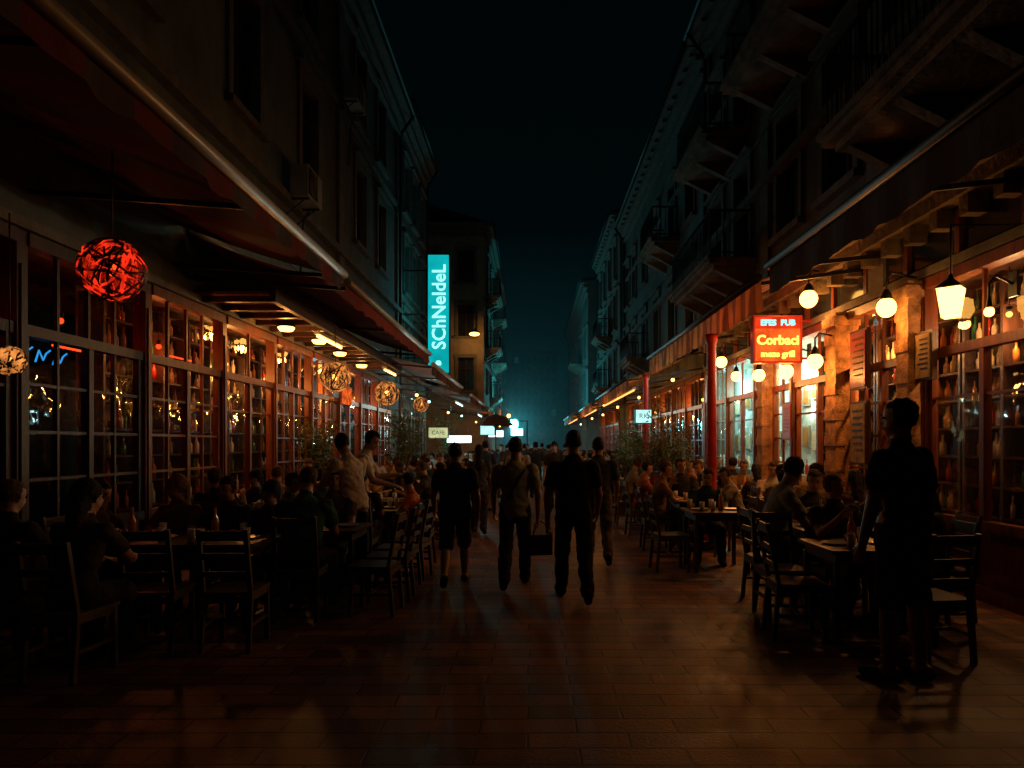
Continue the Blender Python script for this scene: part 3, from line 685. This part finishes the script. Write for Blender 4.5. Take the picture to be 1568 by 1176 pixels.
    def label(c):
        best=None;lab=None
        for L_,a,b,r in seg:
            a=np.array(a);b=np.array(b);ab=b-a;t=np.clip(((c-a)@ab)/(ab@ab+1e-9),0,1)
            d=np.linalg.norm(c-(a+t[:,None]*ab),axis=1)-r
            if best is None: best=d;lab=np.full(len(c),L_)
            else:
                k=d<best;best=np.where(k,d,best);lab=np.where(k,L_,lab)
        rel=c-np.array(hc); hu=rel@np.array(HU);hf=rel@np.array(HF)
        near=np.linalg.norm(rel,axis=1)<.155
        hd=near&(hu>-.13)
        hair=hd&((hu>.055)|((hf<.02)&(hu>-.06)))
        lab=np.where(hd&~((lab==HA)&longhair),SK,lab);lab=np.where(hair,HA,lab)
        return lab
    lv=label(co)
    disp=np.zeros(nv)
    for i in range(nv):
        if lv[i] in (SH,PA):
            x,y,z=co[i]; disp[i]=.014*noise.noise((x*8,y*8,z*15+x*7))+.006*noise.noise((x*28,y*28,z*36))
        elif lv[i]==HA: disp[i]=.012*noise.noise((co[i][0]*45,co[i][1]*45,co[i][2]*30))
    co=co+no*disp[:,None]
    me.vertices.foreach_set('co',co.astype(np.float32).ravel())
    nf=len(me.polygons); fc=np.empty(nf*3,dtype=np.float32); me.polygons.foreach_get('center',fc); lf=label(fc.reshape(-1,3))
    hm=remesh(H,.0052,name+'h')
    V=[tuple(v.co) for v in me.vertices];Fc=[list(p.vertices) for p in me.polygons];Ms=list(int(q) for q in lf)
    o=len(V);V+=[tuple(v.co) for v in hm.vertices];Fc+=[[i+o for i in p.vertices] for p in hm.polygons];Ms+=[SK]*len(hm.polygons)
    D=MB();D.v=V;D.f=Fc;D.m=Ms;D.sm=[True]*len(Fc)
    for s in (-1,1):
        D.ell(hc+HU*.004+HX*s*.031+HF*.083,(.014,.01,.009),EY,8,6,R3); D.ell(hc+HU*.024+HX*s*.032+HF*.091,(.018,.006,.004),HA,8,4,R3)
    D.ell(hc-HU*.057+HF*.099,(.024,.006,.005),6,8,4,R3)
    if bag=='strap':
        pts=[]
        for k in range(24):
            t=2*pi*k/24; pts.append(P+U*(.25+.22*math.cos(t))+X*(.13*math.cos(t))+F*(.137*math.sin(t)))
        D.tube(pts,.014,6,7,closed=True)
    if not seated:
        dz=min(footz); D.v=[(x,y,z-dz-.002) for x,y,z in D.v]
    me2=D.mesh(name,[])
    bpy.data.meshes.remove(me);bpy.data.meshes.remove(hm)
    return me2
cache={}
def cmat(kind,c):
    k=(kind,c)
    if k not in cache:
        if kind=='skin': cache[k]=mat('skin',c,.5,.08,6,.05)
        elif kind=='hair': cache[k]=mat('hair',c,.75,.4,40,.6,stretch=(1,1,.3),spec=.2)
        else: cache[k]=mat('cloth',c,.95,.2,6,.35,bscale=120,spec=.15)
    return cache[k]
M_eye=mat('eye',(.05,.04,.035),.2,.1,5,0); M_lip=mat('lips',(.35,.12,.1),.5,.1,5,0); M_strap=mat('strap',(.02,.02,.02),.6)
SKIN=(.34,.19,.125)
PM={}
PM['walkA']=person_mesh('walkA',3,(22,-14),(8,32),(-14,16),(13,13),(10,22))
PM['walkB']=person_mesh('walkB',2,(-12,20),(32,6),(14,-12),(11,13),(18,10),bag='strap')
PM['walkS']=person_mesh('walkS',4,(-14,18),(28,5),(16,-10),(14,14),(25,14),shorts=True,fat=1.14)
PM['walkF']=person_mesh('walkF',2,(18,-14),(5,26),(-12,14),(7,7),(10,20),longhair=True,female=True)
PM['stand']=person_mesh('stand',1,(3,-2),(3,2),(4,-2),(12,13),(12,14),(0,0),6,-25,fat=1.12,shorts=True)
PM['waiter']=person_mesh('waiter',12,(2,-2),(3,2),(35,25),(12,10),(60,50),(10,10),18,20)
PM['sitA']=person_mesh('sitA',10,(84,84),(84,88),(42,38),(10,12),(40,44),(14,18),8,15,seated=True,palm='down',habd=(8,8))
PM['sitB']=person_mesh('sitB',-4,(84,86),(86,92),(30,48),(8,16),(55,90),(18,22),4,-20,seated=True,palm='down',habd=(9,6),fat=1.1)
PM['sitC']=person_mesh('sitC',14,(84,84),(90,84),(38,40),(10,10),(42,42),(20,20),2,25,seated=True,palm='down',longhair=True,female=True,habd=(3,3))
PM['sitD']=person_mesh('sitD',16,(84,84),(80,92),(46,30),(14,8),(62,30),(20,8),10,-30,seated=True,palm='down',habd=(8,10),fat=1.08)
for m_ in PM.values():
    while len(m_.materials)<8: m_.materials.append(M_strap)
def person(key,x,y,rz=0,scale=1,shirt=(.02,.02,.025),pants=(.02,.02,.025),skin=SKIN,hair=(.012,.008,.006),shoe=(.03,.03,.03),name='person',parent=None):
    o=place(PM[key],name,parent,(x,y,.006),rz,scale)
    ms=[cmat('c',shirt),cmat('c',pants),cmat('skin',skin),cmat('hair',hair),cmat('c',shoe),M_eye,M_lip,M_strap]
    for i,m in enumerate(ms): o.material_slots[i].link='OBJECT'; o.material_slots[i].material=m
    return o
person('walkA',.42,6.95,0,1.02,(.012,.012,.014),(.012,.012,.014),name='walking_man')
person('walkB',-.19,7.6,0,.98,(.30,.32,.27),(.03,.03,.035),name='walking_man')
person('walkS',-.87,7.7,rad(4),.94,(.03,.035,.05),(.025,.03,.04),name='walking_man')
person('walkA',.88,9.1,rad(-3),.99,(.05,.05,.055),(.12,.10,.08),name='walking_man')
person('walkF',-.95,12.2,0,.92,(.05,.05,.06),(.03,.03,.04),name='walking_woman')
person('stand',2.5,4.6,rad(28),1.09,(.02,.02,.023),(.02,.02,.023),(.2,.11,.075),name='standing_man')
person('waiter',-2.02,7.75,rad(60),1.0,(.55,.46,.34),(.03,.03,.03),name='standing_man')
person('waiter',-2.25,8.75,rad(-80),1.03,(.5,.42,.3),(.03,.03,.03),name='standing_man')
M=MB(); M.box(-.13,.13,-.05,.05,0,.2,0); M.box(-.125,.125,-.045,.045,.2,.225,0)
M.tube([(-.08,0,.22),(-.06,0,.34),(0,0,.38),(.06,0,.34),(.08,0,.22)],.009,6,0); M.obj('carried_bag',[M_strap],None,(.09,7.66,.36),rad(10))
rp=random.Random(21)
SHC=[(.03,.03,.035),(.06,.05,.05),(.25,.22,.19),(.12,.03,.03),(.05,.07,.12),(.38,.36,.32),(.2,.12,.06),(.02,.05,.04),(.3,.1,.05)]
DK=[(.03,.03,.035),(.05,.04,.04),(.07,.03,.03),(.03,.04,.06),(.02,.05,.04)]
for (x,y) in [(-.3,14.5),(.5,15.5),(1.0,17.5),(-.6,18.5),(.1,20),(-1.0,22),(.8,23),(-.3,25),(.4,28),(-.8,30),(1.1,31),(.1,34),(-.4,38),(.6,40),(-1.0,27),(-1.1,16),(1.2,20.5),(.6,25.5),(-.9,33),(.9,36),(-.2,31.5),(1.3,27),(-.7,42),(.3,42.5)]:
    k=rp.choice(['walkA','walkB','walkS','walkF']); person(k,x,y,rp.choice([0,0,pi])+rp.uniform(-.2,.2),rp.uniform(.92,1.0),rp.choice(DK+SHC[:3]),rp.choice(SHC[:2]),name='walking_person')

# ------------------------------------------------------------------ furniture
def chair_mesh():
    M=MB(); w=.2
    M.box(-w,w,-.2,.21,.435,.46,0)
    for sx in (-1,1):
        M.beam((sx*.18,.18,0),(sx*.18,.17,.435),.034,.034); M.beam((sx*.18,-.22,0),(sx*.18,-.18,.45),.034,.034)
        M.beam((sx*.18,-.18,.45),(sx*.175,-.27,.95),.034,.03)
        M.beam((sx*.18,.18,.2),(sx*.18,-.2,.2),.02,.025)
        M.beam((sx*.18,.17,.41),(sx*.18,-.18,.41),.022,.045)
    M.beam((-.17,.178,.4),(.17,.178,.4),.02,.05);M.beam((-.17,-.19,.4),(.17,-.19,.4),.02,.05);M.beam((-.17,0,.2),(.17,0,.2),.02,.022)
    for z,h in ((.60,.04),(.74,.05),(.90,.075)):
        y=-.18-.09*(z-.45)/.5; M.box(-.165,.165,y-.01,y+.008,z-h/2,z+h/2,0)
    return M.mesh('chair',[M_chair])
def table_mesh():
    M=MB(); M.box(-.38,.38,-.36,.36,.72,.75,0); M.box(-.33,.33,-.31,.31,.64,.718,0)
    for a in (-1,1):
        for b in (-1,1): M.beam((a*.32,b*.3,0),(a*.32,b*.3,.66),.045,.045)
    return M.mesh('table',[M_table])
def ware_mesh(seed):
    q=random.Random(seed);M=MB()
    for (x,y) in ((-.2,.0),(.2,.02)):
        M.lathe((x,y,.752),[(0,.004),(.07,.004),(.11,.018),(.115,.018),(.075,0),(0,0)],14,0)
    for k in range(4):
        x=q.uniform(-.3,.3);y=q.choice((-1,1))*q.uniform(.15,.28); M.lathe((x,y,.751),[(0,0),(.028,0),(.034,.12),(.031,.12),(.025,.008),(0,.008)],10,1)
    M.lathe((q.uniform(-.1,.1),q.uniform(-.06,.06),.751),[(0,0),(.034,0),(.034,.16),(.012,.21),(.012,.28),(0,.28)],10,q.choice((2,3)))
    M.lathe((0,.2,.751),[(0,0),(.03,0),(.03,.06),(0,.06)],8,3)
    return M.mesh('tableware',[M_white,M_bot[2],M_bot[0],M_bot[1]])
CH=chair_mesh();TB=table_mesh();WR=[ware_mesh(i) for i in range(4)]
def chair(x,y,rz): return place(CH,'chair',None,(x,y,.006),rz+rp.uniform(-.12,.12))
def table(x,y,rz=0):
    t=place(TB,'dining_table',None,(x,y,.006),rz); place(rp.choice(WR),'tableware',t,(0,0,0),0); return t
def sitter(x,y,rz,key=None,shirt=None,sc=None,hair=None,nm=None):
    key=key or rp.choice(['sitA','sitB','sitC','sitD','sitA']); 
    chair(x,y,rz)
    hr=hair or rp.choice([(.012,.008,.006),(.02,.012,.008),(.012,.01,.008),(.07,.04,.02)])
    person(key,x,y,rz+rp.uniform(-.15,.15),sc or rp.uniform(.93,1.0),shirt or rp.choice(SHC if y>9 else DK),rp.choice(SHC[:2]),hair=hr,name=nm or('seated_woman' if key=='sitC' else 'seated_man'))
W_,E_,N_,S_=pi/2,-pi/2,0,pi
table(-2.75,6.08); table(-3.5,6.1)
chair(-2.35,5.42,N_);chair(-2.95,5.4,N_)
sitter(-3.45,6.8,S_,'sitC',(.16,.1,.07),hair=(.16,.08,.035));sitter(-3.0,6.85,S_,'sitA',(.05,.035,.03));sitter(-2.55,6.75,S_,'sitC',(.06,.04,.03),.92)
sitter(-3.2,4.75,N_,'sitC',(.05,.04,.04));sitter(-3.85,4.9,N_,'sitA',(.02,.02,.02));sitter(-4.05,6.2,E_,'sitA',(.06,.04,.03))
sitter(-2.13,6.3,N_,'sitD',(.03,.09,.07),1.03,nm='seated_man')
table(-2.1,7.0);chair(-1.5,6.5,W_);chair(-1.47,7.05,W_);chair(-1.5,7.6,W_);chair(-1.46,8.15,W_)
sitter(-2.22,7.6,S_,'sitB',(.09,.06,.05),.96);sitter(-2.85,7.75,E_,'sitA',(.06,.05,.04))
sitter(-2.1,8.3,N_,'sitA',(.02,.02,.03)); table(-2.1,8.95); sitter(-1.52,9.0,W_,'sitA',(.5,.14,.05),.9); sitter(-2.75,9.0,E_,'sitB')
table(-3.7,8.6);sitter(-3.7,8.0,N_,'sitB');sitter(-3.7,9.25,S_,'sitC')
y=10.4
while y<36:
    xc=-2.15+rp.uniform(-.08,.08)
    table(xc,y)
    if y<12: chair(-1.52,y-.2,W_); sitter(-1.55,y+.4,W_)
    else: sitter(-1.52,y,W_) if rp.random()<.8 else chair(-1.5,y,W_)
    sitter(-2.8,y,E_)
    if rp.random()<.85: sitter(xc,y+.66,S_)
    if y<30:
        table(-3.75,y+.3); sitter(-3.75,y-.35,N_)
        if rp.random()<.8: sitter(-3.7,y+.95,S_)
    y+=1.55
sitter(2.42,6.95,E_,'sitD',(.26,.3,.33),1.1,nm='seated_man'); table(3.02,7.0); sitter(3.12,7.68,S_,'sitA',(.05,.04,.04)); sitter(3.62,7.1,W_,'sitB',(.06,.05,.05))
table(2.75,5.75);chair(2.3,6.3,S_);chair(2.2,5.7,E_);chair(3.0,5.15,N_);sitter(3.4,5.8,W_,'sitA',(.03,.03,.03))
sitter(2.85,6.4,S_,'sitB',(.03,.03,.03),.96);sitter(3.75,6.3,W_,'sitC',(.04,.03,.03))
table(3.7,8.5);sitter(3.35,9.05,S_,'sitB',(.1,.08,.07));sitter(3.8,7.9,N_,'sitC');sitter(3.0,8.45,E_,'sitA',(.04,.03,.03))
sitter(4.0,9.3,W_,'sitA',(.3,.2,.12))
y=8.75
while y<36:
    if y>9: table(2.5,y); sitter(3.12,y,W_)
    else: table(2.35,y)
    if y<9: chair(1.75,y-.1,E_)
    else: sitter(1.88,y,E_) if rp.random()<.65 else chair(1.9,y,E_)
    sitter(2.4,y+.66,S_) if rp.random()<.8 else chair(2.35,y-.62,N_)
    if y>9.5:
        table(3.85,y+.2); sitter(3.85,y-.4,N_)
        if y<16: sitter(3.9,y+.82,S_)
    y+=1.6

# ------------------------------------------------------------------ plants
M_leaf=mat('leaf_green',(.07,.11,.035),.5,.5,6,.1);M_leaf2=mat('leaf_dark',(.04,.06,.02),.5,.4,6,.1);M_bark=mat('bark',(.1,.07,.05),.9,.3,9,.5);M_pot=mat('terracotta',(.3,.12,.06),.8,.3,6,.2)
def plant(x,y,h,r,n,seed,name='potted_tree'):
    q=random.Random(seed);root=empty(name,(x,y,.005));T=MB();Lf=MB()
    T.lathe((0,0,0),[(0,0),(.18,0),(.24,.38),(.26,.42),(.22,.42),(.2,.36),(0,.36)],16,1)
    T.tube([(0,0,.3),(.03,.02,h*.3),(-.02,.03,h*.55)],[.04,.032,.025],8,0)
    cl=[]
    for k in range(9):
        a=q.uniform(0,2*pi);e=Vector((math.cos(a)*r*q.uniform(.3,.85),math.sin(a)*r*q.uniform(.3,.85),h*q.uniform(.5,.93)))
        s=Vector((0,.02,h*q.uniform(.3,.55))); T.tube([s,s.lerp(e,.5)+Vector((0,0,.06)),e],[.02,.012,.005],6,0); cl.append(e)
        cl.append(s.lerp(e,.6))
    for i in range(n):
        c=q.choice(cl); p=c+Vector((q.gauss(0,.13),q.gauss(0,.13),q.gauss(0,.13)))*(r/.5)
        d=Vector((q.gauss(0,1),q.gauss(0,1),q.gauss(-.3,.8))).normalized();w=d.orthogonal().normalized();l=q.uniform(.05,.10)
        b=d.cross(w)*l*.12
        Lf.add([p,p+d*l*.5+w*l*.24+b,p+d*l,p+d*l*.5-w*l*.24+b],[(0,1,2,3)],q.choice((0,0,1)))
    T.obj('trunk_and_pot',[M_bark,M_pot],root);Lf.obj('leaves',[M_leaf,M_leaf2],root)
plant(2.55,13.6,2.35,.62,2600,1);plant(2.15,15.8,1.9,.45,1500,2);plant(-4.2,13.0,2.3,.4,1200,3);plant(-3.2,17.2,2.6,.55,1800,4);plant(-2.9,24,2.6,.5,1200,5);plant(2.9,18.6,2.4,.5,1500,6)
for (x,y,r,z) in [(-1.1,20.5,.55,2.15)]:
    M=MB();n=8;vs=[(0,0,z+.35)]
    for j in range(n): t=2*pi*j/n; vs+= [(r*.6*math.cos(t),r*.6*math.sin(t),z+.25),(r*math.cos(t),r*math.sin(t),z)]
    fs=[]
    for j in range(n):
        k=(j+1)%n; fs+= [(0,1+2*j,1+2*k),(1+2*j,2+2*j,2+2*k,1+2*k)]
    M.add(vs,fs,0)
    for j in range(n): t=2*pi*j/n; M.tube([(0,0,z-.1),(r*.5*math.cos(t),r*.5*math.sin(t),z+.24)],.008,4,1)
    M.tube([(0,0,0),(0,0,z+.4)],.022,8,1);M.lathe((0,0,0),[(0,0),(.24,0),(.22,.07),(0,.09)],12,1)
    M.obj('parasol',[M_fabD,M_iron],None,(x,y,.006))

# ------------------------------------------------------------------ night haze hanging in the far part of the street
m,nt,out=new_mat('haze'); v=nt.nodes.new('ShaderNodeVolumeScatter'); v.inputs['Density'].default_value=.007; v.inputs['Color'].default_value=(.8,.95,1,1); v.inputs['Anisotropy'].default_value=.3
nt.links.new(v.outputs[0],out.inputs['Volume'])
M=MB(); M.box(-14,14,39,100,.02,14,0); M.obj('night_haze',[m])

# ------------------------------------------------------------------ world, moon, camera
w=bpy.data.worlds.new('World');scene.world=w;w.use_nodes=True;nt=w.node_tree;nt.nodes.clear()
o=nt.nodes.new('ShaderNodeOutputWorld');bg=nt.nodes.new('ShaderNodeBackground')
sky=nt.nodes.new('ShaderNodeTexSky');sky.sky_type='NISHITA';sky.sun_disc=False;sky.sun_elevation=rad(-4);sky.sun_rotation=rad(200)
tc=nt.nodes.new('ShaderNodeTexCoord');sp=nt.nodes.new('ShaderNodeSeparateXYZ');nt.links.new(tc.outputs['Generated'],sp.inputs[0])
rm=nt.nodes.new('ShaderNodeValToRGB');e=rm.color_ramp.elements
e[0].position=0;e[0].color=(.0003,.0055,.0072,1);e[1].position=.55;e[1].color=(.0002,.0013,.0016,1)
k=rm.color_ramp.elements.new(.15);k.color=(.0002,.0028,.0036,1);k=rm.color_ramp.elements.new(.3);k.color=(.0002,.0020,.0025,1)
nt.links.new(sp.outputs[2],rm.inputs[0])
bg2=nt.nodes.new('ShaderNodeBackground');nt.links.new(rm.outputs[0],bg2.inputs[0]);bg2.inputs[1].default_value=1
nt.links.new(sky.outputs[0],bg.inputs[0]);bg.inputs[1].default_value=.0006
ad=nt.nodes.new('ShaderNodeAddShader');nt.links.new(bg.outputs[0],ad.inputs[0]);nt.links.new(bg2.outputs[0],ad.inputs[1]);nt.links.new(ad.outputs[0],o.inputs[0])
l=bpy.data.lights.new('moon','SUN');l.energy=.01;l.angle=rad(.5);l.color=(.4,.9,1);mo=bpy.data.objects.new('moon',l);COL.objects.link(mo);mo.rotation_euler=(rad(35),rad(10),rad(20))
cam=bpy.data.cameras.new('camera');cam.lens=24;cam.sensor_width=36;cam.shift_x=-.0198;cam.shift_y=.0587;cam.clip_end=800;cam.clip_start=.05
co_=bpy.data.objects.new('camera',cam);COL.objects.link(co_);co_.location=(0,0,1.6);co_.rotation_euler=(pi/2,0,0);scene.camera=co_
scene.view_settings.view_transform='Standard';scene.view_settings.look='None';scene.view_settings.exposure=0
print('polys',sum(len(m.polygons) for m in bpy.data.meshes))
